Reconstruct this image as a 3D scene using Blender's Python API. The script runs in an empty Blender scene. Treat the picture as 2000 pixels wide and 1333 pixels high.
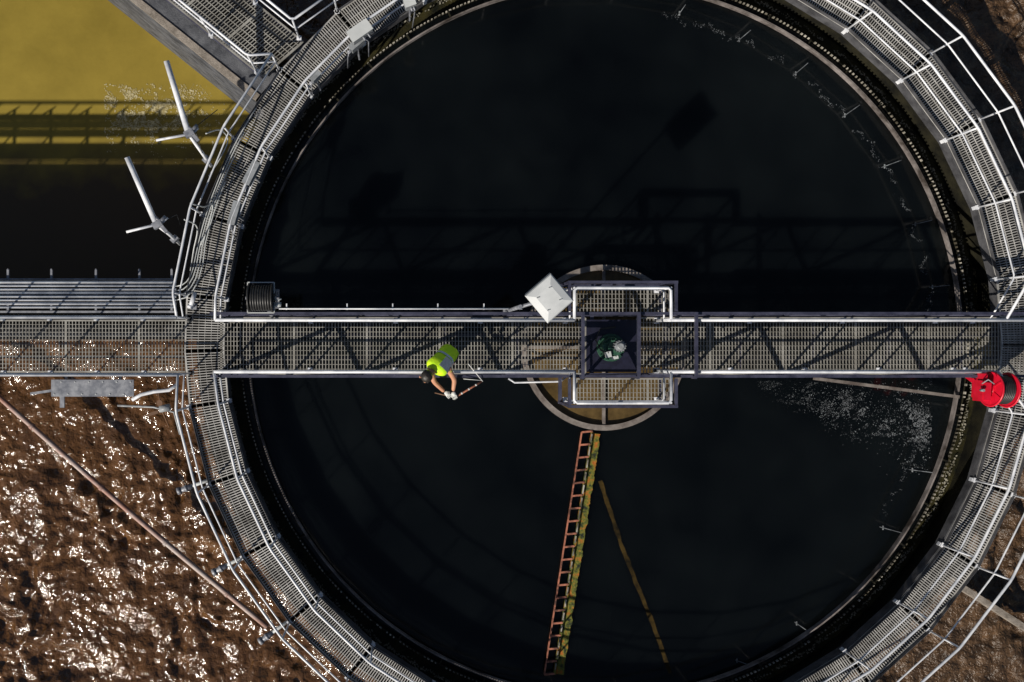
import bpy, math, random
from mathutils import Vector, Matrix, noise
random.seed(7)
S=0.01; H=18.5; NX,NY=800,667
def P(px,py,z=0.0):
    k=S*(H-z)/H
    return Vector(((px-NX)*k,(NY-py)*k,z))
scene=bpy.context.scene; COL=scene.collection
# ---------------- materials
def mat(name,col,rough=0.5,metal=0.0,col2=None,scale=6,bump=0.0,bscale=40,detail=6,spec=0.5,stretch=None,lo=0.35,hi=0.65,mid=None):
    m=bpy.data.materials.new(name); m.use_nodes=True; nt=m.node_tree; b=nt.nodes['Principled BSDF']
    b.inputs['Roughness'].default_value=rough; b.inputs['Metallic'].default_value=metal
    b.inputs['Specular IOR Level'].default_value=spec
    tc=nt.nodes.new('ShaderNodeNewGeometry')
    src=tc.outputs['Position']
    if stretch:
        mp=nt.nodes.new('ShaderNodeMapping'); mp.inputs['Scale'].default_value=stretch
        nt.links.new(src,mp.inputs[0]); src=mp.outputs[0]
    n=nt.nodes.new('ShaderNodeTexNoise'); n.inputs['Scale'].default_value=scale; n.inputs['Detail'].default_value=detail
    n.inputs['Roughness'].default_value=0.65
    nt.links.new(src,n.inputs['Vector'])
    r=nt.nodes.new('ShaderNodeValToRGB')
    if col2 is None: col2=tuple(c*0.7 for c in col)
    r.color_ramp.elements[0].position=lo; r.color_ramp.elements[1].position=hi
    r.color_ramp.elements[0].color=(*col2,1); r.color_ramp.elements[1].color=(*col,1)
    if mid:
        e=r.color_ramp.elements.new((lo+hi)/2); e.color=(*mid,1)
    nt.links.new(n.outputs['Fac'],r.inputs[0]); nt.links.new(r.outputs[0],b.inputs['Base Color'])
    if bump>0:
        n2=nt.nodes.new('ShaderNodeTexNoise'); n2.inputs['Scale'].default_value=bscale; n2.inputs['Detail'].default_value=8
        nt.links.new(src,n2.inputs['Vector'])
        bp=nt.nodes.new('ShaderNodeBump'); bp.inputs['Strength'].default_value=bump; bp.inputs['Distance'].default_value=0.02
        nt.links.new(n2.outputs['Fac'],bp.inputs['Height']); nt.links.new(bp.outputs[0],b.inputs['Normal'])
    return m
M_white=mat('white_rail_paint',(0.80,0.81,0.84),0.35,0,(0.46,0.48,0.53),3,spec=.5)
M_galv=mat('galvanised_grating',(0.55,0.54,0.52),0.5,0.1,(0.22,0.212,0.20),1.6)
M_galvd=mat('weathered_grating',(0.38,0.37,0.34),0.5,0.1,(0.17,0.16,0.14),1.4)
M_steelg=mat('galvanised_steel',(0.32,0.33,0.36),0.45,0.2,(0.14,0.15,0.18),7)
M_fascia=mat('weathered_fascia_steel',(0.12,0.12,0.13),0.5,0.2,(0.04,0.04,0.045),3)
M_purple=mat('blue_grey_steel_paint',(0.060,0.062,0.100),0.42,0,(0.024,0.025,0.046),4)
M_navy=mat('navy_plate_paint',(0.014,0.015,0.036),0.45,0,(0.007,0.007,0.018),8)
M_conc=mat('pale_concrete',(0.33,0.29,0.25),0.85,0,(0.13,0.11,0.09),5,bump=.5)
M_concd=mat('damp_dark_concrete',(0.12,0.125,0.14),0.7,0,(0.03,0.033,0.042),3,bump=.4)
M_wall=mat('wet_algae_concrete',(0.022,0.020,0.011),0.6,0,(0.005,0.005,0.004),3,bump=.5,spec=.25)
M_launder=mat('algae_channel',(0.036,0.031,0.009),0.5,0,(0.004,0.005,0.003),3,bump=.6,spec=.25)
M_baffle=mat('baffle_grey_pink',(0.27,0.24,0.23),0.6,0,(0.045,0.036,0.031),2.2,spec=.3)
M_rim=mat('feedwell_rim_paint',(0.26,0.23,0.21),0.6,0,(0.10,0.08,0.07),4)
M_weir=mat('weir_plate',(0.46,0.43,0.37),0.6,0,(0.07,0.06,0.04),3,lo=.4,hi=.6)
M_scum=mat('pale_scum',(0.40,0.38,0.31),0.8,0,(0.06,0.055,0.035),2.5)
M_foam=mat('white_foam',(0.26,0.28,0.30),0.8,0,(0.03,0.034,0.04),5)
M_yfoam=mat('cream_foam',(0.55,0.49,0.30),0.8,0,(0.30,0.24,0.09),12)
M_water=mat('dark_clarifier_water',(0.0056,0.0074,0.0080),0.07,0,(0.0010,0.0014,0.0019),0.28,bump=.0,spec=.20,detail=3,lo=.3,hi=.75)
b=M_water.node_tree.nodes['Principled BSDF']; b.subsurface_method='BURLEY'; b.inputs['Subsurface Weight'].default_value=.97; b.inputs['Subsurface Radius'].default_value=(1,1,1); b.inputs['Subsurface Scale'].default_value=.5
M_brownw=mat('brown_feed_water',(0.13,0.085,0.032),0.15,0,(0.06,0.040,0.016),3,spec=.3)
M_yellow=mat('olive_yellow_water',(0.300,0.222,0.040),0.3,0,(0.200,0.148,0.026),0.5,spec=.2,detail=7,bump=.3,bscale=4,lo=.3,hi=.7)
M_rustpipe=mat('rusty_grey_pipe',(0.42,0.37,0.35),0.6,0,(0.30,0.14,0.10),1.5)
M_pink=mat('faded_red_steel',(0.48,0.17,0.10),0.7,0,(0.07,0.028,0.018),6,lo=.38,hi=.6)
M_moss=mat('mossy_stained_steel',(0.38,0.11,0.010),0.85,0,(0.006,0.012,0.004),7.5,bump=.9,bscale=22,lo=.38,hi=.64,mid=(.13,.14,.014))
M_subm=mat('submerged_pipe_ochre',(0.078,0.050,0.014),0.9,0,(0.008,0.007,0.005),3.2,spec=.05,lo=.36,hi=.70)
M_red=mat('red_paint',(0.68,0.008,0.035),0.35,0,(0.50,0.006,0.02),6)
M_black=mat('black_rubber',(0.012,0.012,0.013),0.4,0,(0.03,0.03,0.03),8)
M_green=mat('green_machine_paint',(0.04,0.12,0.075),0.4,0,(0.015,0.05,0.033),12)
M_lgrey=mat('light_grey_plastic',(0.56,0.58,0.58),0.5,0,(0.47,0.49,0.49),2)
M_box=mat('pale_box_plastic',(0.58,0.60,0.61),0.55,0,(0.48,0.50,0.51),3)
M_dgrey=mat('grey_motor_paint',(0.30,0.32,0.34),0.45,0,(0.18,0.19,0.20),9)
M_lime=mat('lime_high_visibility',(0.70,1.0,0.015),0.7,0,(0.52,0.92,0.01),9,bump=.6,bscale=9)
M_reflect=mat('silver_reflective_tape',(0.58,0.68,0.80),0.4,0,(0.46,0.55,0.68),14)
M_jean=mat('dark_blue_denim',(0.02,0.028,0.06),0.8,0,(0.012,0.016,0.035),20)
M_skin=mat('skin',(0.55,0.27,0.16),0.55,0,(0.46,0.22,0.13),10)
M_hair=mat('dark_hair',(0.012,0.010,0.010),0.5,0,(0.03,0.025,0.02),40)
M_glove=mat('white_glove',(0.75,0.75,0.73),0.7,0,(0.55,0.55,0.53),30)
M_boot=mat('black_boot',(0.02,0.017,0.014),0.5)
M_wood=mat('brown_weathered_rod',(0.16,0.08,0.04),0.6)
M_soil=mat('brown_soil',(0.07,0.05,0.035),0.9,0,(0.03,0.022,0.016),1.5,bump=.8,bscale=8)
def mudmat(name,c1,c2,rough,layers,spec,cs=3.3):
    m=mat(name,c1,rough,0,c2,cs,bump=0,spec=spec,detail=10)
    nt=m.node_tree; b=nt.nodes['Principled BSDF']; g=nt.nodes.new('ShaderNodeNewGeometry'); prev=None
    for sc,det,dist,ds in layers:
        n=nt.nodes.new('ShaderNodeTexNoise'); n.inputs['Scale'].default_value=sc; n.inputs['Detail'].default_value=det; n.inputs['Roughness'].default_value=.5
        n.inputs['Distortion'].default_value=ds
        nt.links.new(g.outputs['Position'],n.inputs['Vector'])
        bp=nt.nodes.new('ShaderNodeBump'); bp.inputs['Strength'].default_value=1; bp.inputs['Distance'].default_value=dist
        nt.links.new(n.outputs['Fac'],bp.inputs['Height'])
        if prev: nt.links.new(prev.outputs[0],bp.inputs['Normal'])
        prev=bp
    nt.links.new(prev.outputs[0],b.inputs['Normal'])
    return m
M_mud=mudmat('wet_churned_mud',(0.125,0.058,0.021),(0.052,0.024,0.009),0.115,[(4.2,3,.080,.25),(11,3,.026,.2)],.62,2.0)
M_mudr=mudmat('crusted_mud',(0.120,0.068,0.034),(0.032,0.019,0.010),0.30,[(5,7,.12,.2),(20,4,.02,0)],.45)
# ---------------- mesh builder
class MB:
    def __init__(s): s.v=[]; s.f=[]; s.sm=[]
    def add(s,vs,fs,smooth=False):
        o=len(s.v); s.v+= [Vector(v) for v in vs]
        for f in fs: s.f.append([i+o for i in f]); s.sm.append(smooth)
        return s
    def beam(s,p0,p1,w,h,up=(0,0,1),top=False):
        p0=Vector(p0);p1=Vector(p1); d=(p1-p0)
        if d.length<1e-6: return s
        d.normalize(); up=Vector(up)
        if abs(d.dot(up))>.95: up=Vector((1,0,0))
        sd=d.cross(up).normalized(); u=sd.cross(d).normalized()
        a=-h if top else -h/2; b=0 if top else h/2
        vs=[]
        for p in (p0,p1):
            for (x,y) in ((-w/2,a),(w/2,a),(w/2,b),(-w/2,b)): vs.append(p+sd*x+u*y)
        return s.add(vs,[(0,1,2,3),(7,6,5,4),(0,4,5,1),(1,5,6,2),(2,6,7,3),(3,7,4,0)])
    def box(s,c,size,rot=0.0,tilt=None):
        c=Vector(c); x,y,z=[a/2 for a in size]; R=Matrix.Rotation(rot,3,'Z')
        if tilt: R=R@tilt
        vs=[c+R@Vector((i*x,j*y,k*z)) for k in(-1,1) for j in(-1,1) for i in(-1,1)]
        return s.add(vs,[(0,2,3,1),(4,5,7,6),(0,1,5,4),(1,3,7,5),(3,2,6,7),(2,0,4,6)])
    def tube(s,pts,r,n=8,closed=False,caps=True):
        pts=[Vector(p) for p in pts]; N=len(pts); rs=r if isinstance(r,(list,tuple)) else [r]*N
        rings=[]; prev=None
        for i,p in enumerate(pts):
            if closed: t=(pts[(i+1)%N]-pts[i-1])
            else: t=(pts[min(i+1,N-1)]-pts[max(i-1,0)])
            if t.length<1e-7: t=Vector((0,0,1))
            t.normalize()
            if prev is None:
                a=Vector((0,0,1)) if abs(t.z)<.9 else Vector((1,0,0))
                u=t.cross(a).normalized()
            else:
                u=(prev-t*prev.dot(t)).normalized()
            prev=u; w=t.cross(u)
            rings.append([p+(u*math.cos(2*math.pi*k/n)+w*math.sin(2*math.pi*k/n))*rs[i] for k in range(n)])
        vs=[v for rg in rings for v in rg]; fs=[]
        for i in range(N if closed else N-1):
            j=(i+1)%N
            for k in range(n):
                k2=(k+1)%n; fs.append((i*n+k,i*n+k2,j*n+k2,j*n+k))
        s.add(vs,fs,True)
        if caps and not closed:
            o=len(s.v)-len(vs)
            s.f.append([o+k for k in range(n)][::-1]); s.sm.append(False)
            s.f.append([o+(N-1)*n+k for k in range(n)]); s.sm.append(False)
        return s
    def cyl(s,c,r,h,n=24,axis=(0,0,1),r2=None):
        a=Vector(axis).normalized(); c=Vector(c)
        return s.tube([c-a*h/2,c+a*h/2],[r,r if r2 is None else r2],n)
    def annulus(s,c,r0,r1,z0,z1,n=192):
        vs=[];fs=[]
        for k in range(n):
            a=2*math.pi*k/n; cs,sn=math.cos(a),math.sin(a)
            for (r,z) in ((r0,z0),(r1,z0),(r1,z1),(r0,z1)): vs.append((c[0]+r*cs,c[1]+r*sn,z))
        for k in range(n):
            a=k*4;b=((k+1)%n)*4
            for q in range(4):
                q2=(q+1)%4; fs.append((a+q,a+q2,b+q2,b+q))
        return s.add(vs,fs)
    def disc(s,c,r,n=128,jag=0):
        vs=[(c[0]+r*(1+jag*random.uniform(-1,1))*math.cos(2*math.pi*k/n),c[1]+r*(1+jag*random.uniform(-1,1))*math.sin(2*math.pi*k/n),c[2]) for k in range(n)]
        return s.add(vs,[tuple(range(n))])
ORG={}
def thing(name,label,cat,loc,group=None):
    e=bpy.data.objects.new(name,None); e.empty_display_size=.2; e.location=loc; COL.objects.link(e)
    e['label']=label; e['category']=cat
    if group: e['group']=group
    ORG[e.name]=Vector(loc); return e
def mk(name,mb,mt,parent=None,label=None,cat=None,kind=None,group=None):
    if parent: o=ORG[parent.name]
    else:
        xs=[v.x for v in mb.v];ys=[v.y for v in mb.v];zs=[v.z for v in mb.v]
        o=Vector(((min(xs)+max(xs))/2,(min(ys)+max(ys))/2,min(zs)))
    me=bpy.data.meshes.new(name); me.from_pydata([v-o for v in mb.v],[],mb.f); me.update()
    me.polygons.foreach_set('use_smooth',mb.sm)
    me.materials.append(mt)
    ob=bpy.data.objects.new(name,me); COL.objects.link(ob)
    if parent: ob.parent=parent
    else: ob.location=o
    ORG[ob.name]=o
    if label: ob['label']=label
    if cat: ob['category']=cat
    if kind: ob['kind']=kind
    if group: ob['group']=group
    return ob
C=P(1197,665,0)
def R(a,r,z=0): a=math.radians(a); return Vector((C.x+r*math.cos(a),C.y+r*math.sin(a),z))
RI,RO=7.61,8.36
WZ=-.85; MUDZ=-1.9; YZ=-3.9
g=MB(); g.add([(-400,-400,-4.6),(400,-400,-4.6),(400,400,-4.6),(-400,400,-4.6)],[(0,1,2,3)])
mk('ground',g,M_soil,kind='structure',label='brown soil ground around the treatment basins',cat='ground')
# yellow basin
wA0,wA1=P(255,0,-.3),P(492,190,-.3)
dirA=(wA0-wA1).normalized()
yb=MB(); far=wA1+dirA*30
ywall=P(0,640,-0.3).y
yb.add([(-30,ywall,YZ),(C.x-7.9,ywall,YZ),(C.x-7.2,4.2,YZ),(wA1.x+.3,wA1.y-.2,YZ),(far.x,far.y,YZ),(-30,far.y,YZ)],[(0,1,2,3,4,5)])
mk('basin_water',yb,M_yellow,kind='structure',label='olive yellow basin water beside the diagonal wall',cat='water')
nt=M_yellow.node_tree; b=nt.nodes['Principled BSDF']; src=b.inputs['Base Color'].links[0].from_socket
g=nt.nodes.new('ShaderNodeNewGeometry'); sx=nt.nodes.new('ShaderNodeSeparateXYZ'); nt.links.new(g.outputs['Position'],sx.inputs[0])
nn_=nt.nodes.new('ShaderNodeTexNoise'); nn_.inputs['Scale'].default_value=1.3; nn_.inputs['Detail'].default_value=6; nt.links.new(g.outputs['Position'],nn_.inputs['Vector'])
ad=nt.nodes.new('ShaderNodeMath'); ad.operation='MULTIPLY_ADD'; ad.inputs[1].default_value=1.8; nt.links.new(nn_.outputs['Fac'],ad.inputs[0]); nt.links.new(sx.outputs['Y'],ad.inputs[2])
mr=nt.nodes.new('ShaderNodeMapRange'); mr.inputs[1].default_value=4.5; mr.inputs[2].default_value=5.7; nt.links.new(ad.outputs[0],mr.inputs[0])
mx=nt.nodes.new('ShaderNodeMix'); mx.data_type='RGBA'; mx.inputs[6].default_value=(.085,.058,.032,1); nt.links.new(mr.outputs[0],mx.inputs[0]); nt.links.new(src,mx.inputs[7]); nt.links.new(mx.outputs[2],b.inputs['Base Color'])  # brownish water towards the dividing wall, with bridge shade also painted into the colour
def in_yellow(x,y):
    if y<ywall: return False
    side=(Vector((x,y))-Vector((wA1.x,wA1.y))).dot(Vector((-abs(dirA.y),-abs(dirA.x))))
    return side> -0.3 and x<C.x-4
def mud(name,x0,x1,y0,y1,step,mt,amp,label,seed,fine):
    nx=int((x1-x0)/step)+1; ny=int((y1-y0)/step)+1; mb=MB(); vs=[]
    for j in range(ny):
        for i in range(nx):
            x=x0+i*step;y=y0+j*step
            if (x-C.x)**2+(y-C.y)**2<7.7**2: vs.append(Vector((x,y,MUDZ))); continue
            w=noise.noise_vector(Vector((x*.9,y*.9,seed)))*.3
            q=Vector((x+w.x,y+w.y,seed))
            m_=.75+.7*max(-.4,min(.7,noise.noise(Vector((x*.5,y*.5,seed+9)))*1.6))
            h=.35*noise.noise(q*.8)+m_*(.75*noise.noise(q*1.7) + .50*noise.noise(q*3.6+Vector((5,2,0)))+.22*noise.noise(q*7)+fine*noise.noise(q*13))
            vs.append(Vector((x,y,MUDZ+amp*h)))
    fs=[]
    for j in range(ny-1):
        for i in range(nx-1):
            x=x0+(i+.5)*step;y=y0+(j+.5)*step
            if (x-C.x)**2+(y-C.y)**2<7.95**2: continue
            if in_yellow(x,y): continue
            a=j*nx+i; fs.append((a,a+1,a+nx+1,a+nx))
    mb.v=vs; mb.f=fs; mb.sm=[True]*len(fs)
    mk(name,mb,mt,kind='structure',label=label,cat='mud')
mud('mud_ground',-11.5,C.x-.02,-9.5,9.5,.034,M_mud,.19,'wet churned brown sludge glinting in the sun',1.3,.08)
mud('mud_ground',C.x,16,-9.5,9.5,.05,M_mudr,.24,'crusted brown sludge outside the round tank',7.7,.2)
w=MB(); w.box(((-30+C.x-8.0)/2,ywall-.1,-2.4),(30+C.x-8.0,.28,4.1))
mk('dividing_wall',w,M_concd,label='dark damp concrete wall between the two basins',cat='wall')
dw=thing('basin_wall','diagonal concrete basin wall with dark capping',  'wall',wA1)
ext=dirA*6
n2=Vector((dirA.y,-dirA.x,0))
if n2.x<0:n2=-n2
wid=.70
a0,a1=wA1-dirA*.1,wA1+ext
w=MB(); w.beam(a0+n2*wid/2-Vector((0,0,.03)),a1+n2*wid/2-Vector((0,0,.03)),wid,4,top=True); mk('wall',w,M_concd,dw)
w=MB(); w.beam(a0+n2*.06,a1+n2*.06,.14,.1,top=True); mk('coping',w,M_conc,dw)
# ---------------- tank
tank=thing('clarifier_tank','round concrete clarifier tank with scum baffle and weir','tank',(C.x,C.y,-3.5))
RB,RT,RS,RWl=7.25,7.42,7.79,7.90
w=MB(); w.annulus(C,RWl,8.20,-4.5,-.30); mk('tank_wall',w,M_wall,tank)
w=MB(); w.annulus(C,RT+.02,RWl,-3.4,-1.25); mk('launder_channel',w,M_launder,tank)
w=MB(); w.annulus(C,RB-.016,RB+.014,-1.6,-.72); mk('scum_baffle',w,M_baffle,tank)
w=MB(); w.annulus(C,RT-.012,RT+.012,-1.6,-.83); mk('weir_plate',w,M_wall,tank)
w=MB(); N=560
for k in range(N):
    a=360*k/N; L=.042*random.uniform(.6,1.2)
    if random.random()<.06: continue
    t=Vector((-math.sin(math.radians(a)),math.cos(math.radians(a)),0)); c=R(a,RT,-.80)
    w.beam(c-t*L/2,c+t*L/2,random.uniform(.016,.026),.06)
mk('weir_teeth',w,M_weir,tank)
for k in range(48):
    a=360*k/48+3
    w=MB(); w.beam(R(a,RB+.02,-.78),R(a,RT-.01,-.78),.03,.04); mk('baffle_bracket',w,M_wall,tank)
w=MB(); w.disc((C.x,C.y,WZ),RT-.012,200); mk('clarifier_water',w,M_water,kind='structure',label='dark still water in the clarifier tank',cat='water')
w=MB()
for k in range(3400):
    a=random.uniform(0,360); r=RS-.02+.025*math.sin(a*1.7)+random.gauss(0,.024)
    if noise.noise(Vector((a*.2,0,0)))<-.25: continue
    w.disc(R(a,min(r,RWl-.01),-1.235+random.uniform(0,.02)),random.uniform(.004,.018),6,.5)
for k in range(720):
    a=k*.5; r=RS-.03+.022*((k%5)/2-1); c=R(a,r,-1.20)
    if random.random()<.15: continue
    w.box(c,(.022,random.uniform(.02,.05),.03),math.radians(a)+random.uniform(-.7,.7))
mk('launder_scum',w,M_scum,kind='stuff',label='pale scum crust along the overflow channel',cat='scum')
w=MB()
for k in range(2200):
    a=random.uniform(-32,80)
    r=(6.72+.05*math.sin(a*.9)+.04*math.sin(a*2.3)+random.gauss(0,.025))
    if noise.noise(Vector((a*.35,1,2)))+.4*noise.noise(Vector((a*1.7,1,2)))<-.05: continue
    w.disc(R(a,r,WZ+.006+random.uniform(0,.002)),random.uniform(.002,.007),5,.5)
mk('scum_line',w,M_foam,kind='stuff',label='thin broken line of scum floating on water',cat='scum')
w=MB(); cnt=0
while cnt<7000:
    t=random.random()**.75; x=1475+345*t**.85; y=748+ (t**1.0)*100 + random.gauss(0,13+28*t)
    dd=math.hypot(x-1185,y-677)
    if dd>672 or y<745: continue
    q=noise.noise(Vector((x*.022,y*.022,4)))+.8*noise.noise(Vector((x*.05+y*.03,y*.11,1)))+.6*noise.noise(Vector((x*.2,y*.2,1)))
    if q<.25 and random.random()<.90: continue
    c=P(x,y,WZ+.006); c.z+=random.uniform(0,.003); w.disc(c,(.0015+.0075*random.random()**3)*(.6+t*.7),5,.5); cnt+=1
mk('foam',w,M_foam,kind='stuff',label='white foam flecks drifting on the dark water',cat='foam')
w=MB(); cnt=0
while cnt<6500:
    x=random.gauss(290,60); y=random.gauss(215,34)
    if not(203<x<440 and 165<y<340): continue
    if noise.noise(Vector((x*.035,y*.035,9)))+.5*noise.noise(Vector((x*.11,y*.11,9)))<.05 and random.random()<.95: continue
    c=P(x,y,YZ+.006); c.z+=random.uniform(0,.004); w.disc(c,.003+.018*random.random()**3,6,.5); cnt+=1
mk('basin_foam',w,M_yfoam,kind='stuff',label='cream foam flecks on olive basin water',cat='foam')
for i,(x,y,dx,dy) in enumerate([(1815,562,40,-4),(1782,440,38,-9),(1722,328,38,-14),(1645,230,34,-24),(1550,148,28,-24),(1440,82,26,-22),(1325,30,14,-20),(1775,918,46,6),(1718,1030,44,12),(1552,1216,26,18),(1436,1290,22,8)]):
    w=MB(); z=WZ+.03; w.beam(P(x,y,z),P(x+dx,y+dy,z),.012,.02); w.beam(P(x+dx*.15,y+dy*.15-4,z),P(x+dx*.15,y+dy*.15+4,z),.02,.02)
    mk('baffle_support',w,M_foam,label='thin pale support bracket at the water surface',cat='bracket',group='baffle supports around the tank')
# ---------------- gratings
def ringdeck(name,angs,parent,mt):
    w=MB()
    for a0,a1 in zip(angs[:-1],angs[1:]):
        i0,i1,o0,o1=R(a0,RI),R(a1,RI),R(a0,RO),R(a1,RO)
        nt_=6
        for k in range(nt_+1):
            t=k/nt_; ww=.028 if k in(0,nt_) else .007
            w.beam(i0.lerp(o0,t),i1.lerp(o1,t),ww,.025,top=True)
        nr=int((i1-i0).length/.046)
        for k in range(nr+1):
            t=k/nr; ww=.045 if k in(0,nr) else .017
            dz=Vector((0,0,-.002)); w.beam(i0.lerp(i1,t)+dz,o0.lerp(o1,t)+dz,ww,.026,top=True)
    return mk(name,w,mt,parent)
top=[9+11*k for k in range(16)]
bot=[189+10.7*k for k in range(16)]
ringw=thing('ring_walkway','galvanised grating walkway around the round tank','walkway',(C.x,C.y,-.3))
ringdeck('grating_deck',top,ringw,M_galv)
ringdeck('grating_deck',bot,ringw,M_galv)
ringdeck('grating_deck',[174,181.5,189],ringw,M_galv)
ringdeck('grating_deck',[-10.5,-.75,9],ringw,M_galv)
allang=top+[181.5]+bot+[359.25]
def loopbeam(w,r,z,ww,h,angs,closed=True):
    n=len(angs)
    for i in range(n if closed else n-1):
        w.beam(R(angs[i],r,z),R(angs[(i+1)%n],r,z),ww,h,top=True)
w=MB(); loopbeam(w,RI-.015,-.034,.03,.22,allang); loopbeam(w,RO+.015,-.034,.03,.22,allang)
for a in allang: w.beam(R(a,RI,-.05),R(a,RO,-.05),.06,.16,top=True)
mk('support_frame',w,M_fascia,ringw)
for rr_,an in ((RO+.01,top[:12]),(RO+.01,top[12:]),(RO+.01,bot),(RI-.01,top),(RI-.01,bot)):
    w=MB(); loopbeam(w,rr_,.09,.008,.10,an,False); mk('toe_board',w,M_fascia,ringw)
def rectdeck(w,x0,x1,y0,y1,sx=.062,sy=.09,z=0,panel=1.45):
    n=int(round((y1-y0)/sy))
    for k in range(n+1):
        y=y0+(y1-y0)*k/n; ww=.03 if k in(0,n) else .009
        w.beam((x0,y,z),(x1,y,z),ww,.025,top=True)
    n=int(round((x1-x0)/sx)); pp=int(panel/sx)
    for k in range(n+1):
        x=x0+(x1-x0)*k/n; ww=.04 if k%pp==0 else .0145
        w.beam((x,y0,z-.002),(x,y1,z-.002),ww,.025,top=True)
def postmesh():
    w=MB(); w.tube([(0,0,-.14),(0,0,1.05)],.019,8); w.box((0,0,.01),(.09,.09,.02)); w.box((0,0,-.1),(.07,.07,.1))
    me=bpy.data.meshes.new('post'); me.from_pydata(w.v,[],w.f); me.polygons.foreach_set('use_smooth',w.sm); me.materials.append(M_white); return me
PM=postmesh()
def handrail(label,pts,posts=None,heights=(1.05,.55),r=.0245,group='white tubular handrails',rr=None):
    pts=[Vector(p) for p in pts]
    e=thing('handrail',label,'handrail',(pts[0].x,pts[0].y,0),group)
    w=MB()
    for i,h in enumerate(heights):
        pp=[]
        for k,p in enumerate(pts):
            if 0<k<len(pts)-1:
                a=(pts[k-1]-p); b=(pts[k+1]-p); d=min(.05,a.length*.3,b.length*.3)
                pp+= [p+a.normalized()*d,p+b.normalized()*d]
            else: pp.append(p)
        w.tube([(p.x,p.y,h) for p in pp],r if i==0 else r*.66,8)
    mk('rail',w,M_white,e)
    for p in (posts if posts is not None else pts):
        ob=bpy.data.objects.new('post',PM); COL.objects.link(ob); ob.parent=e
        ob.location=Vector((p[0],p[1],0))-ORG[e.name]
        if rr is None: ob.rotation_euler=(0,0,math.atan2(p[1]-C.y,p[0]-C.x))
    return e
yU=P(0,626,1.05).y; yL=P(0,727,1.05).y
tU=P(0,613,1.05).y; tL=P(0,736,1.0).y
dU=P(0,622,0).y; dL=P(0,731,0).y
LBL='white tubular handrail along the ring walkway'
pi_top=[R(a,RI-.02) for a in top]; pi_bot=[R(a,RI-.02) for a in bot]
PX=[P(1122,0,1.05).x,P(1311,0,1.05).x]; PYu=P(0,563,1.05).y; PYl=P(0,788,1.05).y
cornU=(P(420,0,1.05).x,yU,0); cornL=(P(418,0,1.05).x,yL,0)
def seg(a,b,n): return [Vector(a).lerp(Vector(b),k/n) for k in range(n+1)]
handrail(LBL+' above the tank water',[Vector((P(1965,0,1.05).x,yU,0))]+pi_top+[Vector(cornU)])
handrail(LBL+' above the tank water',[Vector(cornL)]+pi_bot+[Vector((P(1950,0,1.05).x,yL,0))])
po_top=[R(a,RO+.02) for a in top]; po_bot=[R(a,RO+.02) for a in bot]
handrail(LBL+' on its outer edge',po_top[:12])
handrail(LBL+' on its outer edge',po_top[12:]+[Vector((P(345,0,1.05).x,P(0,620,1.05).y,0))])
handrail(LBL+' on its outer edge',[Vector((P(347,0,1.05).x,P(0,733,1.05).y,0))]+po_bot)
BL='white tubular handrail inside the service bridge truss'
BR=.031
handrail(BL,[cornU,(PX[0],yU,0),],posts=seg(cornU,(PX[0],yU,0),4),rr=0,r=BR)
handrail('white tubular handrail looping round the drive platform',[(PX[0],yU+.02,0),(PX[0],PYu,0),(PX[1],PYu,0),(PX[1],yU+.02,0)],rr=0,r=.029)
handrail(BL,[(PX[1],yU,0),(P(2080,0,1.05).x,yU,0)],posts=seg((PX[1],yU,0),(P(2080,0,1.05).x,yU,0),4),rr=0,r=BR)
handrail(BL,[cornL,(PX[0],yL,0)],posts=seg(cornL,(PX[0],yL,0),4),rr=0,r=BR)
handrail('white tubular handrail looping round the drive platform',[(PX[0],yL-.02,0),(PX[0],PYl,0),(PX[1],PYl,0),(PX[1],yL-.02,0)],rr=0,r=.029)
handrail(BL,[(PX[1],yL,0),(P(1925,0,1.05).x,yL,0)],posts=seg((PX[1],yL,0),(P(1925,0,1.05).x,yL,0),4),rr=0,r=BR)
# service bridge
br=thing('service_bridge','blue grey steel truss bridge with grating across the tank','bridge',(0,dL,-.3))
xa=P(432,0).x; xb=P(2080,0).x
w=MB(); rectdeck(w,xa,P(1143,0).x,dL,dU)
rectdeck(w,P(1245,0).x,xb,dL,dU)
PD0,PD1=P(1126,0).x,P(1307,0).x
rectdeck(w,PD0,PD1,dU+.10,P(0,566).y,sx=.07,sy=.09)
rectdeck(w,PD0,PD1,P(0,786).y,dL-.10,sx=.07,sy=.09)
mk('grating_deck',w,M_galvd,br)
for (yy,zt) in ((tU,1.05),(tL,.98)):
    w=MB()
    w.beam((xa-.0,yy,zt),(xb,yy,zt),.05,.07,top=True)
    w.beam((xa,yy,-.02),(xb,yy,-.02),.05,.16,top=True)
    n=12
    for k in range(n+1):
        x=xa+(xb-xa)*k/n
        w.beam((x,yy,-.05),(x,yy,zt-.05),.035,.035)
        if k<n:
            x2=xa+(xb-xa)*(k+1)/n
            if k%2==0: w.beam((x,yy,0),(x2,yy,zt-.05),.055,.055)
            else: w.beam((x,yy,zt-.05),(x2,yy,0),.055,.055)
    mk('side_truss',w,M_purple,br)
fx0,fx1=P(1113,0,1.05).x,P(1321,0,1.05).x; fyu,fyl=P(0,552,1.05).y,P(0,795,1.05).y
for (ya,yb2) in ((tU+.04,fyu),(tL-.04,fyl)):
    w=MB()
    for z in (1.06,-.02):
        for x in (fx0,fx1): w.beam((x,ya,z),(x,yb2,z),.05,.08 if z>0 else .16,top=True)
        w.beam((fx0-.03,yb2,z+.003),(fx1+.03,yb2,z+.003),.05,.08 if z>0 else .16,top=True)
    for x in (fx0,(fx0+fx1)/2,fx1): w.beam((x,yb2,-.05),(x,yb2,1.0),.045,.045)
    mk('platform_frame',w,M_purple,br)
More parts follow.
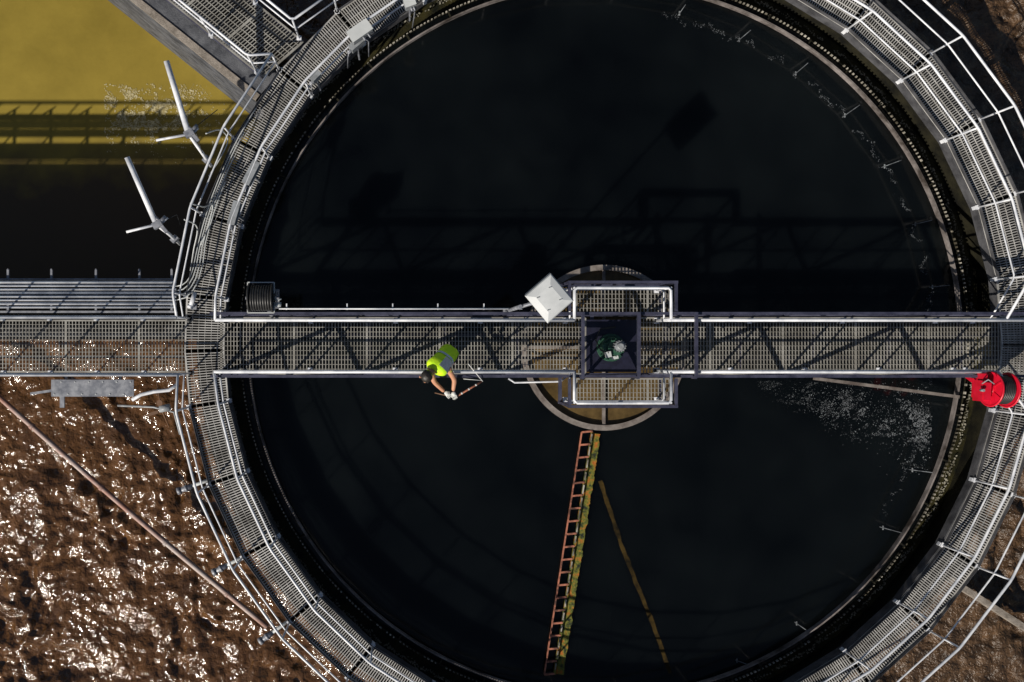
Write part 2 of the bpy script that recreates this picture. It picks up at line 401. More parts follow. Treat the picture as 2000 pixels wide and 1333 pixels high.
for px in (1138,1247,1359):
    x=P(px,0,1.1).x; w=MB(); w.beam((x,tL-.02,1.16),(x,tU+.02,1.16),.055,.065,top=True)
    w.beam((x,tL-.02,1.1),(x,tL-.02,.9),.05,.05); mk('cross_beam',w,M_purple,br)
w=MB()
w.beam((P(1138,0).x,dL,-.035),(P(1138,0).x,dU,-.035),.1,.2,top=True)
k=0
while xa+k*1.45<xb:
    w.beam((xa+k*1.45,tL,-.04),(xa+k*1.45,tU,-.04),.07,.1,top=True); k+=1
for py in (655,700): w.beam((xa,P(0,py).y,-.05),(xb,P(0,py).y,-.05),.05,.1,top=True)
mk('floor_frame',w,M_purple,br)
w=MB(); w.box(((P(1145,0).x+P(1243,0).x)/2,(dL+dU)/2,.0),(P(1243,0).x-P(1145,0).x,1.02,.03))
mk('drive_base_plate',w,M_navy,br)
# left approach walkway
XW=-1300
ap=thing('approach_walkway','grating approach walkway crossing over brown sludge','walkway',(P(0,680).x,P(0,680).y,-.3))
w=MB(); rectdeck(w,P(XW,0).x,P(362,0).x,P(0,727).y,P(0,627).y,sx=.065,sy=.08)
mk('grating_deck',w,M_galvd,ap)
w=MB()
for py in (622,732): w.beam(P(XW,py,-.02),P(362,py,-.02),.05,.2,top=True)
for py in (655,698): w.beam(P(XW,py,-.05),P(362,py,-.05),.05,.12,top=True)
mk('edge_beam',w,M_steelg,ap)
AL='white handrail beside the approach walkway'
handrail(AL,[P(XW,620,1.05),P(345,620,1.05)],posts=seg(P(XW,620,1.05),P(345,620,1.05),17),rr=0,r=.03)
handrail(AL,[P(XW,733,1.05),P(347,733,1.05)],posts=seg(P(XW,733,1.05),P(347,733,1.05),17),rr=0,r=.03)
pr=thing('pipe_rack','row of pale parallel pipes on a rack beside walkway','pipes',P(170,575,-.2))
for k in range(8):
    w=MB(); y=552+k*7.0
    w.tube([P(XW,y,.09),P(344,y,.09)],.021 if k%3 else .027,10); mk('pipe',w,M_white,pr)
for px in [15-86*q for q in range(1,15)]+[15,100,187,272,335]:
    w=MB(); w.beam(P(px,527,-.01),P(px,612,-.01),.04,.05,top=True); w.beam(P(px,527,-.3),P(px,527,.05),.025,.025); mk('rack_bracket',w,M_steelg,pr)
w=MB(); w.beam(P(XW,610,.0),P(344,610,.0),.04,.12,top=True);w.beam(P(XW,546,.04),P(344,546,.04),.025,.10,top=True); mk('rack_frame',w,M_steelg,pr)
cd=thing('conduit_bundle','white conduits bending from the pipe rack onto walkway','conduits',P(380,560,.02))
for k in range(4):
    w=MB(); y=560+k*9; re=RO-.06-k*.045; a0=172-k*.8
    pe=R(a0-3,re,.05); p0=P(344,y,.06); pc=Vector((R(a0,re).x+.0,p0.y,.06))
    pts=[p0]+[p0.lerp(pc,t).lerp(pc.lerp(pe,t),t) for t in (.2,.4,.6,.8)]+[pe]+[R(a0-3-j*2.2,re,.05) for j in range(1,11-2*k)]
    w.tube(pts,.012,6); mk('conduit',w,M_lgrey,cd)
dg=thing('diagonal_walkway','grating walkway leading diagonally off the ring','walkway',P(450,50,-.3))
d0,d1=P(513,150),P(592,82); dd=Vector((-150,122,0)).normalized()
w=MB(); L=4.5; nn=9
for k in range(nn+1):
    p=d0.lerp(d1,k/nn); w.beam(p,p+dd*L,.03 if k in(0,nn) else .012,.03,top=True)
for k in range(int(L/.06)):
    w.beam(d0+dd*k*.06+Vector((0,0,-.002)),d1+dd*k*.06+Vector((0,0,-.002)),.045 if k%17==0 else .015,.028,top=True)
mk('grating_deck',w,M_galvd,dg)
w=MB(); w.beam(d0+Vector((0,0,-.034)),d0+dd*L+Vector((0,0,-.034)),.04,.2,top=True); w.beam(d1+Vector((0,0,-.034)),d1+dd*L+Vector((0,0,-.034)),.04,.2,top=True)
mk('edge_beam',w,M_purple,dg)
DL='white handrail beside the diagonal walkway'
q=po_top[12]; handrail(DL,[q]+[d0+dd*x for x in (.15,1.3,2.6,4.2)],rr=0)
q=po_top[11]; handrail(DL,[q]+[d1+dd*x for x in (.1,1.2,2.5,4.2)],rr=0)
# ---------------- feedwell
fc=P(1180,680,-.75)
fw=thing('feedwell','round grey feedwell ring at the tank centre','feedwell',(fc.x,fc.y,-1.6))
fr=1.62/(H/(H+.75))
w=MB(); w.annulus(fc,fr-.11,fr,-.79,-.75,128); w.annulus(fc,fr-.04,fr-.025,-1.7,-.79,128); mk('rim',w,M_rim,fw)
w=MB()
for a in (0,90,180,270):
    ca,sa=math.cos(math.radians(a)),math.sin(math.radians(a)); w.beam((fc.x+.3*ca,fc.y+.3*sa,-.80),(fc.x+(fr-.1)*ca,fc.y+(fr-.1)*sa,-.80),.06,.06)
w.cyl((fc.x,fc.y,-.9),.3,1.5,24); mk('spoke',w,M_rim,fw)
w=MB(); w.disc((fc.x,fc.y,WZ+.008),fr-.04,96); mk('feed_water',w,M_brownw,kind='structure',label='murky brown water inside the feedwell',cat='water')
# ---------------- scraper arm
sa=thing('scraper_arm','mossy ladder frame scraper arm with faded red rungs','scraper',P(1150,845,-.9))
z=-.76; A0,A1=P(1136,845,z),P(1063,1318,z); B0,B1=P(1157,845,z),P(1083,1318,z); D0,D1=P(1166,848,z-.03),P(1093,1318,z-.03)
w=MB(); w.beam(A0,A1,.024,.06); mk('side_rail',w,M_pink,sa)
n=19
for k in range(n+1):
    t=k/n; w=MB(); w.beam(A0.lerp(A1,t)+Vector((0,0,.01)),B0.lerp(B1,t)+Vector((0,.02,.01)),.036,.035); mk('rung',w,M_pink,sa)
w=MB(); w.beam(B0-Vector((0,0,.01)),B1-Vector((0,0,.01)),.05,.05)
mk('back_rail',w,M_moss,sa)
for k in range(n):
    t0=(k+.12)/n;t1=(k+random.uniform(.6,.85))/n; w=MB(); w.beam(B0.lerp(B1,t0)+Vector((-.01,0,.02)),B0.lerp(B1,t1)+Vector((-.01,0,.02)),.022,.06); mk('scraper_blade',w,M_weir,sa)
def ribbon(w,pts,wds,h=0.0):
    vs=[]
    for i,p in enumerate(pts):
        d=(pts[min(i+1,len(pts)-1)]-pts[max(i-1,0)]).normalized(); s=Vector((-d.y,d.x,0))
        vs+=[p-s*wds[i][0],p+s*wds[i][1],p+s*wds[i][1]-Vector((0,0,h)),p-s*wds[i][0]-Vector((0,0,h))]
    fs=[]
    for i in range(len(pts)-1):
        a=i*4;b_=a+4
        for q in range(4): fs.append((a+q,a+(q+1)%4,b_+(q+1)%4,b_+q))
    w.add(vs,fs)
w=MB(); N=240; nz=lambda k,s:noise.noise(Vector((k*.12,s,1)))+.5*noise.noise(Vector((k*.5,s,4)))
ribbon(w,[D0.lerp(D1,k/N) for k in range(N+1)],[(.075+.025*nz(k,3),.075+.035*nz(k,9)) for k in range(N+1)],.05)
mk('mossy_beam',w,M_moss,sa)
w=MB(); PT=[(1172,940),(1192,1000),(1216,1072),(1245,1145),(1280,1232),(1312,1325)]
pts=[]
for a_,b_ in zip(PT[:-1],PT[1:]):
    for k in range(10): t=k/10; pts.append(P(a_[0]+(b_[0]-a_[0])*t,a_[1]+(b_[1]-a_[1])*t,WZ+.004))
ribbon(w,pts,[(.042+.02*nz(k*3,3),.042+.02*nz(k*3,7)) for k in range(len(pts))],.003)
mk('submerged_pipe',w,M_subm,label='ochre algae coated pipe just under water surface',cat='pipe')
w=MB(); w.beam(P(1590,740,-.3),P(1872,776,-.70),.06,.07); mk('skimmer_beam',w,M_rim,label='pale slanting beam from bridge to tank baffle',cat='beam')
w=MB(); w.tube([P(993,740,-.3),P(1005,748,-.3),P(1095,746,-.3),P(1105,738,-.3)],.02,8); mk('bent_pipe',w,M_white,label='short bent white pipe under the bridge edge',cat='pipe')
# ---------------- drive gearbox
c=P(1198,680,.3); c=Vector((c.x,c.y,0))
gm=thing('drive_gearbox','green gearbox with grey motor on navy base plate','gearbox',(c.x,c.y,.02))
w=MB(); w.cyl(c+Vector((0,0,.05)),.27,.06,32); w.cyl(c+Vector((0,0,.14)),.22,.14,28,r2=.19); w.cyl(c+Vector((.03,.0,.3)),.15,.2,24)
for k in range(10):
    a=k*.628; w.cyl(c+Vector((.255*math.cos(a),.255*math.sin(a),.1)),.018,.04,6)
w.box(c+Vector((-.1,.02,.26)),(.22,.16,.16),.5)
for k in range(12):
    a=k*.5236; w.box(c+Vector((.03+.155*math.cos(a),.155*math.sin(a),.3)),(.04,.012,.18),a)
mk('housing',w,M_green,gm)
w=MB(); c2=c+Vector((.07,.03,.5)); w.cyl(c2,.095,.22,20); w.cyl(c2+Vector((0,0,.13)),.085,.05,20,r2=.05)
for k in range(14):
    a=k*.4488; w.box(c2+Vector((.10*math.cos(a),.10*math.sin(a),0)),(.03,.01,.2),a)
mk('motor',w,M_dgrey,gm)
w=MB(); w.box(c+Vector((-.12,-.13,.4)),(.1,.11,.1),.2); w.box(c+Vector((.02,-.19,.35)),(.12,.06,.06),.2); mk('terminal_box',w,M_lgrey,gm)
w=MB(); w.tube([c+Vector((-.12,-.1,.45)),c+Vector((-.25,-.05,.35)),c+Vector((-.3,.15,.1)),c+Vector((-.2,.36,.05)),c+Vector((.1,.4,.04))],.015,6); mk('cable',w,M_black,gm)
# ---------------- equipment box on mast
pb=Vector((P(1018,600,2.9).x,tU+.06,0))
bx=thing('equipment_mast','pale square faceted box mounted on a short mast','mast',pb)
cb=P(1073,584,3.0)
w=MB(); w.tube([pb+Vector((0,0,-.1)),pb+Vector((0,0,2.8))],.035,10); w.box(pb+Vector((0,0,.5)),(.12,.1,.08))
w.tube([pb+Vector((0,0,2.75)),cb+Vector((0,0,-.20))],.03,8); mk('mast',w,M_steelg,bx)
cs=[P(1076,535,3.0),P(1121,588,2.95),P(1070,633,2.90),P(1025,579,2.95)]
cc=sum(cs,Vector())/4; Z=Vector((-.1,-.13,1)).normalized()
def lay(f,dz): return [cc+(p-cc)*f+Z*dz for p in cs]
w=MB(); vs=lay(.97,-.42)+lay(.98,-.2)+lay(1,-.03)+lay(.94,.0)+lay(.55,.035)
fs=[(3,2,1,0)]
for l in range(4):
    for k in range(4):
        k2=(k+1)%4; fs.append((l*4+k,l*4+k2,l*4+4+k2,l*4+4+k))
fs.append((16,17,18,19)); w.add(vs,fs); mk('housing',w,M_box,bx)
w=MB()
for k in range(4):
    m=(cs[k]-cc)*.45; w.box(cc+m+Z*.040,(.05,.012,.012),0.35)
mk('vent_slot',w,M_dgrey,bx)
# ---------------- hose reels
def reel(label,c,r,L,mflange,A,stand,mst,fr_=.80):
    e=thing('hose_reel',label,'hose reel',(c.x,c.y,0))
    A=Vector(A).normalized(); B=Vector((-A.y,A.x,0)).normalized(); Cc=A.cross(B)
    def circ(cc,rad,n): return [cc+(B*math.cos(t)+Cc*math.sin(t))*rad for t in [2*math.pi*k/n for k in range(n)]]
    for sgn in (-1,1):
        w=MB()
        cc=c+A*(sgn*L/2); w.cyl(cc,r,.02,40,A); w.tube(circ(cc,r,40),.02,6,closed=True)
        w.cyl(cc+A*sgn*.02,r*.35,.05,20,A)
        for q in range(6):
            t=q*math.pi/3; dv=B*math.cos(t)+Cc*math.sin(t); w.beam(cc+A*sgn*.015+dv*r*.3,cc+A*sgn*.015+dv*r*.95,.03,.02,up=A)
        mk('flange',w,mflange,e)
    w=MB(); nk=8
    for k in range(nk):
        w.tube(circ(c+A*(-L/2+.03+(L-.06)*(k+.5)/nk),r*fr_,28),(L-.06)/nk*.5,6,closed=True)
    w.cyl(c,r*(fr_-.04),L-.04,28,A)
    mk('hose_coil',w,M_black,e)
    w=MB(); w.cyl(c,.03,L+.14,10,A); zb=c.z-r-.12
    for sgn in (-1,1):
        cc=c+A*(sgn*(L/2+.055))
        for s2 in (-1,1): w.beam(Vector((cc.x,cc.y,zb))+B*.16*s2,cc,.035,.02,up=A)
    w.box(Vector((c.x,c.y,zb)),(L+.14,.36,.03),math.atan2(A.y,A.x)); w.beam(Vector((c.x,c.y,zb)),Vector((c.x,stand,-.05)),.08,.08)
    mk('stand',w,mst,e)
    return e
rc=P(510,583,1.35)
e=reel('black hose reel in a pale frame beside the bridge',rc,.25,.42,M_black,(1,0,0),tU,M_steelg,.88)
w=MB(); pp=[rc+Vector((-.24,-.27,.02)),rc+Vector((.24,-.27,.02)),rc+Vector((.24,.28,.02)),rc+Vector((-.24,.28,.02))]
for k in range(4): w.beam(pp[k],pp[(k+1)%4],.018,.03)
w.tube([rc+Vector((.22,0,0)),rc+Vector((.3,-.05,.1)),rc+Vector((.38,-.02,.1))],.015,6); w.cyl(rc+Vector((.3,-.12,0)),.045,.12,12,(1,0,0))
mk('guard_frame',w,M_lgrey,e)
rc=P(1951,762,1.0)
e=reel('bright red hose reel with black hose on bridge corner',rc,.31,.34,M_red,(.985,-.06,-.15),tL,M_red,.80)
w=MB(); w.box(rc+Vector((-.33,-.02,.02)),(.15,.38,.3),-.05); w.box(rc+Vector((-.33,-.02,.19)),(.12,.32,.04),-.05); w.box(rc+Vector((-.33,.25,.02)),(.10,.10,.2),-.05); mk('motor_cover',w,M_red,e)
w=MB(); w.tube([rc+Vector((-.43,.12,.2)),rc+Vector((-.38,.2,.3)),rc+Vector((-.27,.12,.3))],.012,6); w.cyl(rc+Vector((-.44,.0,.22)),.025,.1,10); mk('fitting',w,M_dgrey,e)
w=MB(); zc=1.13; w.tube([P(545,604,zc),P(1020,604,zc)],.014,6)
for px in (560,678,767,855,945): w.beam(P(px,594,zc-.05),P(px,606,zc-.05),.02,.06)
mk('conduit_pipe',w,M_white,label='thin white conduit clipped along the bridge truss',cat='pipe')
# ---------------- probe mounts
def probe(pts,cross,r,label):
    e=thing('probe_arm',label,'probe arm',pts[-1],'white probe arms above the basin')
    w=MB(); w.tube(pts[:2],[r,r*1.05],14); mk('tube',w,M_white,e)
    w=MB(); w.tube([pts[1]]+pts[2:],r*.62,10); mk('swivel_arm',w,M_white,e)
    w=MB(); w.tube(cross,.024,8); w.tube([cross[1],cross[1]+Vector((.12,.1,0))],.02,6); mk('cross_bar',w,M_white,e)
    w=MB(); c=pts[1]; w.box(c+Vector((.02,0,.02)),(.17,.12,.1),.5); w.cyl(c+Vector((.1,.08,.03)),.035,.2,10,(1,1,0)); w.box(c+Vector((.12,-.06,0)),(.06,.2,.05),.7); w.cyl(c+Vector((.02,.1,.03)),.03,.14,8,(-1,1,0))
    w.box(pts[-1].lerp(pts[-2],.5),(.14,.1,.12),.8)
    mk('clamp',w,M_steelg,e)
probe([P(325,120,1.5),P(368,262,1.2),P(395,300,.8),P(412,325,.1)],[P(305,275,1.2),P(375,262,1.2)],.052,'white tube probe arm clamped to walkway rail')
probe([P(248,308,1.5),P(306,440,1.2),P(330,458,.8),P(352,478,.1)],[P(247,454,1.2),P(315,437,1.2)],.05,'white tube probe arm leaning over dark basin')
w=MB(); w.tube([P(395,300,1.0),P(380,250,1.1),P(425,215,1.1)],.008,5); w.tube([P(306,440,1.2),P(345,420,1.1),P(352,440,.5)],.008,5); mk('loose_cable',w,M_black,label='thin black cables looping near the probe arms',cat='cable')
for pts_ in ([(402,262,.9),(430,255,.6),(445,275,.1),(430,310,.05),(408,345,.05)],[(372,398,.9),(398,405,.5),(415,402,.1),(408,440,.05),(392,480,.05)],[(360,430,1.0),(385,445,.5),(378,490,.1),(372,530,.05)]):
    w=MB(); cp=[P(*q) for q in pts_]; sm_=[]
    for i in range(len(cp)-1):
        p0_,p1_,p2_,p3_=cp[max(i-1,0)],cp[i],cp[i+1],cp[min(i+2,len(cp)-1)]
        for q in range(6):
            t=q/6; sm_.append(.5*((2*p1_)+(p2_-p0_)*t+(2*p0_-5*p1_+4*p2_-p3_)*t*t+(3*p1_-p0_-3*p2_+p3_)*t**3))
    w.tube(sm_+[cp[-1]],.013,6); mk('hose',w,M_lgrey,label='thin pale hose trailing across the walkway grating',cat='hose',group='pale hoses by the probe arms')
def jbox(px,py,z,sx,sy,rot,label):
    c=P(px,py,z); e=thing('control_box',label,'control box',(c.x,c.y,c.z-.15),'grey control boxes on the walkway rail')
    w=MB(); w.box(c,(sx,sy,.2),rot); mk('housing',w,M_dgrey,e)
    w=MB(); w.box(c+Vector((0,0,.112)),(sx*1.06,sy*1.06,.02),rot); mk('lid',w,M_dgrey if sx<.2 else M_lgrey,e)
    w=MB(); R2=Matrix.Rotation(rot,3,'Z')
    w.cyl(c+R2@Vector((0,-sy*.6,0)),.02,.1,8,R2@Vector((0,1,0))); w.cyl(c+R2@Vector((sx*.25,-sy*.6,0)),.015,.12,8,R2@Vector((0,1,0)))
    w.tube([c+R2@Vector((0,-sy*.6,0)),c+R2@Vector((.05,-sy*.9,-.1)),c+R2@Vector((.0,-sy*1.0,-.9))],.012,6); w.beam(c+Vector((0,0,-.1)),Vector((c.x,c.y,c.z-.9)),.05,.03); mk('cable_gland',w,M_steelg,e)
jbox(703,64,1.0,.42,.22,math.radians(35),'grey control box fixed to the walkway rail')
jbox(697,88,.7,.12,.30,math.radians(-50),'small grey control box under a larger one')
jbox(492,340,.95,.14,.44,math.radians(-27),'tall narrow grey control box on rail')
jbox(459,418,.95,.13,.42,math.radians(-16),'tall narrow grey control box on rail')
jbox(617,152,.9,.10,.2,math.radians(-45),'small grey switch box on rail')
jbox(800,8,.9,.2,.16,math.radians(20),'small grey switch box on rail')
e=thing('inspection_camera','small white camera housing on walkway corner post','camera',P(375,600,0))
w=MB(); w.cyl(P(377,585,.5),.045,.26,16,(.25,1,-.2)); w.cyl(P(372,600,.5),.06,.06,16,(.25,1,-.2)); mk('housing',w,M_white,e)
w=MB(); w.tube([P(378,600,0),P(378,598,.45)],.02,8); w.box(P(378,600,.01),(.12,.12,.02)); mk('bracket',w,M_steelg,e)
# ---------------- lower left items
e=thing('cable_tray','galvanised metal cover plate bolted beside the walkway','metal plate',P(180,760,-.2))
w=MB(); c=P(181,759,-.1); w.box(c,(1.62,.33,.03)); w.box(c+Vector((0,.16,-.04)),(1.62,.012,.1)); w.box(c+Vector((0,-.16,-.04)),(1.62,.012,.1)); mk('plate',w,M_steelg,e)
w=MB()
for k in range(12): w.cyl(c+Vector((-.75+k*.136,.12*(1 if k%2 else -1),.02)),.013,.015,6)
mk('bolt',w,M_lgrey,e)
w=MB(); w.beam(P(60,770,-.2),P(180,752,-.2),.05,.05); w.beam(P(122,770,-.16),P(122,797,-.16),.09,.05); w.beam(P(130,735,-.2),P(130,775,-.2),.05,.05); w.beam(P(235,735,-.2),P(235,775,-.2),.05,.05); mk('bracket',w,M_steelg,e)
w=MB(); w.tube([P(258,782,.1),P(275,772,.1),P(300,766,.1),P(330,763,.1),P(346,752,.1)],.035,10); mk('curved_pipe',w,M_white,label='curved white pipe joining the walkway corner',cat='pipe')
e=thing('valve_assembly','cluster of grey valves and rusty fittings near walkway','valve',P(325,798,0))
w=MB(); w.tube([P(230,793,-.3),P(300,796,-.2),P(340,806,-.1),P(352,850,-.1)],.022,8); w.cyl(P(322,798,0),.07,.2,12,(1,.2,0)); mk('body',w,M_dgrey,e)
w=MB(); w.tube([P(305,742,.1),P(315,800,0),P(330,835,-.1)],.012,6); w.cyl(P(312,788,.1),.06,.03,12); w.box(P(300,808,0),(.2,.06,.05),.3); mk('handwheel',w,M_wood,e)
for (x,y,r) in [(362,955,20),(430,1112,28),(520,1245,36)]:
    e=thing('pipe_coupling','grey pipe coupling poking out below the walkway','pipe coupling',P(x,y,-.4),'grey pipe couplings along walkway outer edge')
    a=math.radians(r); d=Vector((math.cos(a),math.sin(a),0)); c=P(x,y,-.3)
    w=MB(); w.cyl(c,.055,.28,14,d); w.cyl(c-d*.13,.075,.07,14,d); w.cyl(c+d*.02,.07,.05,14,d); mk('body',w,M_steelg,e)
    w=MB(); w.cyl(c+d*.3,.035,.5,12,d); mk('pipe',w,M_lgrey,e)
w=MB(); pts=[P(-150,655,-1.2)]+[P(0+522*t,778+447*t+6*math.sin(t*3.1),-1.2) for t in [k/16 for k in range(17)]]
w.tube(pts,.055,12)
for t in (.12,.38,.62,.85):
    c=P(522*t,778+447*t+6*math.sin(t*3.1),-1.2); w.cyl(c,.07,.07,12,(522,-447,0))
mk('long_pipe',w,M_rustpipe,label='long rusty grey pipe stretched above wet sludge',cat='pipe')
w=MB(); w.beam(P(1850,1130,-1.6),P(2060,1265,-1.6),.12,.3); mk('concrete_beam',w,M_conc,label='low pale concrete kerb crossing crusted sludge',cat='kerb')
# ---------------- person
def skinobj(name,verts,edges,radii,mt,parent,sub=2):
    o=ORG[parent.name]
    me=bpy.data.meshes.new(name+'_src'); me.from_pydata([Vector(v)-o for v in verts],edges,[]); me.update()
    ob=bpy.data.objects.new(name+'_src',me); COL.objects.link(ob)
    sk=ob.modifiers.new('s','SKIN'); sk.use_smooth_shade=True
    lay=me.skin_vertices[0].data if me.skin_vertices else None
    if lay is None:
        bpy.context.view_layer.objects.active=ob; bpy.ops.mesh.customdata_skin_add(); lay=me.skin_vertices[0].data
    for i,r in enumerate(radii):
        lay[i].radius=r if isinstance(r,tuple) else (r,r); lay[i].use_root=(i==0)
    s=ob.modifiers.new('u','SUBSURF'); s.levels=sub; s.render_levels=sub
    bpy.context.view_layer.update()
    dg_=bpy.context.evaluated_depsgraph_get(); nm=bpy.data.meshes.new_from_object(ob.evaluated_get(dg_))
    nm.materials.clear(); nm.materials.append(mt)
    for p in nm.polygons: p.use_smooth=True
    bpy.data.objects.remove(ob)
    r=bpy.data.objects.new(name,nm); COL.objects.link(r); r.parent=parent; ORG[r.name]=o
    return r
pz=thing('person','worker in lime vest leaning over the bridge rail with a rod','person',P(873,694,0))
V={}
V['pel']=P(872,697,.93); V['sp']=P(866,704,1.10); V['ch']=P(857,714,1.25); V['nk']=P(844,727,1.36); V['hb']=P(837,734,1.41); V['hd']=P(832,738,1.46); V['ht']=P(826,743,1.47)
V['no']=P(830,748,1.37)
V['sr']=P(838,718,1.30); V['er']=P(848,747,1.14); V['wr']=P(868,766,1.02)
V['sl']=P(876,722,1.28); V['el']=P(888,743,1.12); V['wl']=P(885,765,1.02)
V['hr']=P(862,701,.88); V['kr']=P(858,706,.48); V['ar']=P(862,700,.09); V['tr']=P(860,716,.05)
V['hl']=P(882,698,.88); V['kl']=P(884,704,.48); V['al']=P(884,698,.09); V['tl']=P(885,714,.05)
names=list(V); idx={n:i for i,n in enumerate(names)}
E=[('pel','sp'),('sp','ch'),('ch','nk'),('nk','hb'),('hb','hd'),('hd','ht'),('hd','no'),('ch','sr'),('sr','er'),('er','wr'),('ch','sl'),('sl','el'),('el','wl'),('pel','hr'),('hr','kr'),('kr','ar'),('ar','tr'),('pel','hl'),('hl','kl'),('kl','al'),('al','tl')]
rad={'pel':(.13,.10),'sp':(.12,.09),'ch':(.13,.10),'nk':.06,'hb':.065,'hd':.10,'ht':.07,'no':.022,'sr':.06,'er':.050,'wr':.036,'sl':.06,'el':.050,'wl':.036,'hr':.09,'kr':.06,'ar':.045,'tr':.04,'hl':.09,'kl':.06,'al':.045,'tl':.04}
skinobj('body',[V[n] for n in names],[(idx[a],idx[b]) for a,b in E],[rad[n] for n in names],M_skin,pz)
def vest():
    w=MB(); ax=[(P(880,687,.86),.165,.12),(P(875,692,.95),.18,.14),(P(868,701,1.10),.175,.14),(P(860,711,1.24),.195,.14),(P(852,720,1.33),.21,.12),(P(847,725,1.36),.14,.08)]
    side=Vector((.80,-.60,0)).normalized(); n=20; rows=[]
    for i,(c,ra,rb) in enumerate(ax):
        d=(ax[min(i+1,5)][0]-ax[max(i-1,0)][0]).normalized(); up=side.cross(d).normalized()
        if up.z<0: up=-up
        row=[]
        for k in range(n):
            t=2*math.pi*k/n; cx,sy_=math.cos(t),math.sin(t)
            sx=math.copysign(abs(cx)**.75,cx); sy2=math.copysign(abs(sy_)**.75,sy_)
            f=1+.08*noise.noise(Vector((k*.9,i*1.3,2)))
            row.append(c+side*ra*sx*f+up*rb*sy2*f)
        rows.append(row)
    vs=[v for r in rows for v in r]; fs=[]
    for i in range(5):
        for k in range(n): fs.append((i*n+k,i*n+(k+1)%n,(i+1)*n+(k+1)%n,(i+1)*n+k))
    fs.append(tuple(range(5*n,6*n))); w.add(vs,fs,True); return w,rows
w,rows=vest(); mk('safety_vest',w,M_lime,pz)
def onback(i,k,off=.012):
    c=sum(rows[i],Vector())/20; v=rows[i][k%20]; return v+(v-c).normalized()*off
w=MB()
def bandrow(i0,i1,t0,t1):
    up=[k for k in range(20) if rows[2][k].z>sum(rows[2],Vector()).z/20-.02]
    st=[k for k in up if (k-1)%20 not in up]; st=st[0]; seq=[(st+j)%20 for j in range(len(up))]
    vs=[]
    for k in seq:
        vs+=[onback(i0,k).lerp(onback(i1,k),t0),onback(i0,k).lerp(onback(i1,k),t1)]
    w.add(vs,[(2*j,2*j+1,2*j+3,2*j+2) for j in range(len(seq)-1)],True)
bandrow(2,3,.15,.42)
mk('reflective_band',w,M_reflect,pz)
w=MB()
mz=sum(rows[3],Vector())/20
up=[k for k in range(20) if rows[3][k].z>mz.z-.01]; st=[k for k in up if (k-1)%20 not in up][0]; seq=[(st+j)%20 for j in range(len(up))]
if rows[3][seq[0]].x<rows[3][seq[-1]].x: seq=seq[::-1]
seq=seq[1:len(seq)//2+1]
vs=[]
for k in seq: vs+=[onback(2,k,.018).lerp(onback(3,k,.018),.55),onback(3,k,.018),onback(4,k,.018)]
w.add(vs,[f for j in range(len(seq)-1) for f in ((3*j,3*j+1,3*j+4,3*j+3),(3*j+1,3*j+2,3*j+5,3*j+4))],True); mk('back_panel',w,M_glove,pz)
for a_,b_ in (('sr','er'),('sl','el')):
    skinobj('sleeve',[V[a_]+Vector((0,0,.0)),V[a_].lerp(V[b_],.30)],[(0,1)],[.070,.056],M_lime,pz,2)
skinobj('trousers',[V['pel']+Vector((0,.0,-.02)),V['hr'],V['kr'],V['ar']+Vector((0,0,.03)),V['hl'],V['kl'],V['al']+Vector((0,0,.03))],[(0,1),(1,2),(2,3),(0,4),(4,5),(5,6)],[(.14,.11),.10,.075,.06,.10,.075,.06],M_jean,pz)
for a,t in (('ar','tr'),('al','tl')):
    skinobj('boot',[V[a],V[a]+Vector((0,.03,-.03)),V[t]+Vector((0,.06,0)),V[t]+Vector((0,.0,-.005))],[(0,1),(1,2),(2,3)],[.055,.05,.05,.04],M_boot,pz,1)
def ell(w,c,rx,ry,rz,n=14,m=10,jag=0):
    vs=[];fs=[]
    for j in range(m+1):
        th=math.pi*j/m
        for k in range(n):
            ph=2*math.pi*k/n; q=1+jag*random.uniform(-1,1); vs.append(c+Vector((rx*q*math.sin(th)*math.cos(ph),ry*q*math.sin(th)*math.sin(ph),rz*q*math.cos(th))))
    for j in range(m):
        for k in range(n):
            k2=(k+1)%n; fs.append((j*n+k,(j+1)*n+k,(j+1)*n+k2,j*n+k2))
    w.add(vs,fs,True)
w=MB(); ell(w,V['hd']+Vector((0.012,.02,.022)),.107,.115,.105,jag=.03); mk('hair',w,M_hair,pz)
w=MB(); ell(w,V['hd']+Vector((-.045,-.092,-.03)),.014,.010,.010,8,6); ell(w,V['hd']+Vector((.035,-.098,-.03)),.014,.010,.010,8,6); mk('eye',w,M_black,pz)
w=MB(); ell(w,V['hd']+Vector((-.108,.01,-.02)),.014,.026,.035,8,6); ell(w,V['hd']+Vector((.108,-.0,-.02)),.014,.026,.035,8,6); mk('ear',w,M_skin,pz)
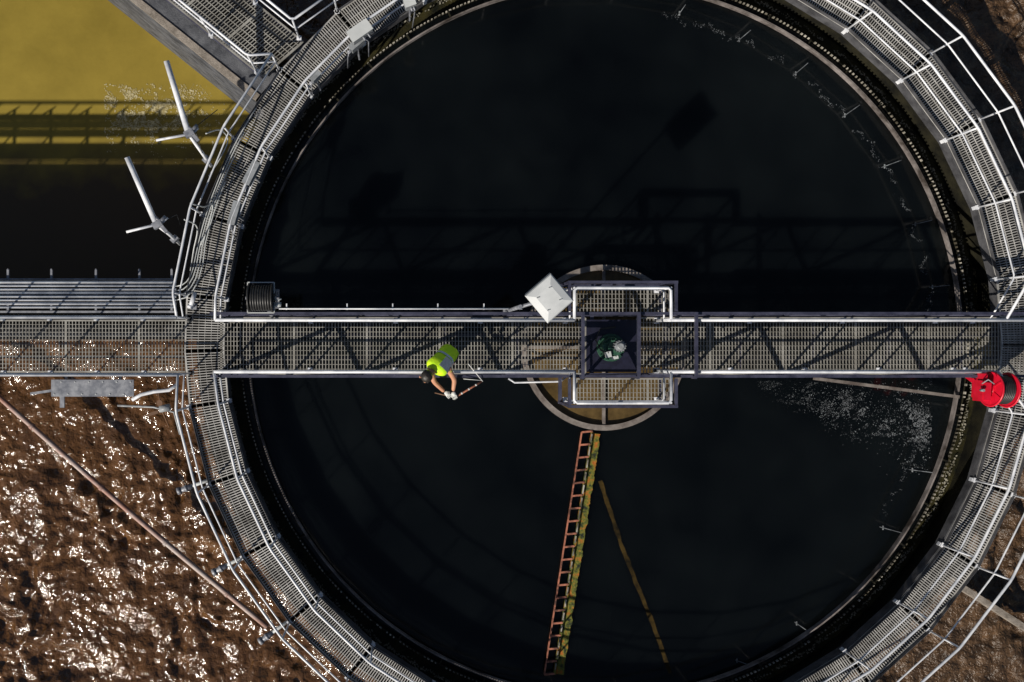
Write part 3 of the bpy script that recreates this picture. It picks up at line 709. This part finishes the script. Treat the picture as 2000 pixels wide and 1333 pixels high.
def glove(wrist,tgt,side):
    d=(tgt-wrist); d.z=0; d.normalize(); s=Vector((-d.y,d.x,0))
    palm=wrist+d*.05; kn=wrist+d*.095
    vs=[wrist,palm,kn]; es=[(0,1),(1,2)]; rs=[.034,(.042,.026),(.042,.022)]
    for i,(o,l) in enumerate(((-.036,.068),(-.012,.078),(.012,.073),(.036,.058))):
        b=kn+s*o; k=len(vs)
        vs+= [b,b+d*l*.5+Vector((0,0,.012)),b+d*l*.78+Vector((0,0,-.018)),b+d*l*.6+Vector((0,0,-.04))]
        es+= [(2,k),(k,k+1),(k+1,k+2),(k+2,k+3)]; rs+=[.011,.0105,.0095,.008]
    b=palm+s*side*.04; k=len(vs); vs+=[b,b+d*.03+s*side*.02+Vector((0,0,-.015)),b+d*.06+s*side*.005+Vector((0,0,-.03))]; es+=[(1,k),(k,k+1),(k+1,k+2)]; rs+=[.014,.012,.010]
    skinobj('glove',vs,es,rs,M_glove,pz,1)
glove(V['wr'],P(880,777,1.0),1); glove(V['wl'],P(889,779,1.0),-1)
e=thing('sampling_rod','jointed red and white rod held over the rail','rod',P(888,773,.98))
w=MB(); zr=.975
w.tube([P(892,775,zr),P(943,745,zr)],.018,8); mk('red_section',w,M_pink,e)
w=MB(); w.tube([P(849,768,zr),P(870,773,zr),P(892,775,zr)],.012,8); mk('brown_section',w,M_wood,e)
w=MB(); w.tube([P(914,711,1.12),P(943,746,1.0)],.008,8); w.tube([P(905,741,1.04),P(942,744,1.0)],.006,6)
for k in range(3):
    t=.2+k*.27; a=P(892,775,zr).lerp(P(943,745,zr),t); w.cyl(a,.0195,.03,8,P(943,745,zr)-P(892,775,zr))
mk('white_section',w,M_glove,e)
# ---------------- light & camera
sd=Vector((0.95,1.05,-1.0)).normalized()
sun=bpy.data.lights.new('sun','SUN'); sun.energy=5.0; sun.angle=math.radians(.5); sun.color=(1,.93,.82)
so=bpy.data.objects.new('sun',sun); COL.objects.link(so); so.rotation_euler=sd.to_track_quat('-Z','Y').to_euler()
wd=bpy.data.worlds.new('World'); scene.world=wd; wd.use_nodes=True; nt=wd.node_tree; bg=nt.nodes['Background']
sky=nt.nodes.new('ShaderNodeTexSky'); sky.sky_type='NISHITA'; sky.sun_disc=False
sky.sun_elevation=math.asin(-sd.z); sky.sun_rotation=math.atan2(-sd.x,-sd.y)%(2*math.pi)
nt.links.new(sky.outputs[0],bg.inputs[0]); bg.inputs[1].default_value=.05
cam=bpy.data.cameras.new('camera'); co=bpy.data.objects.new('camera',cam); COL.objects.link(co)
co.location=(0,0,H); co.rotation_euler=(0,0,0); cam.sensor_width=36; cam.lens=36*(H/S)/2000; cam.shift_x=.10; cam.shift_y=0; cam.clip_end=1000
scene.camera=co
scene.view_settings.view_transform='Standard'; scene.view_settings.look='None'; scene.view_settings.exposure=0
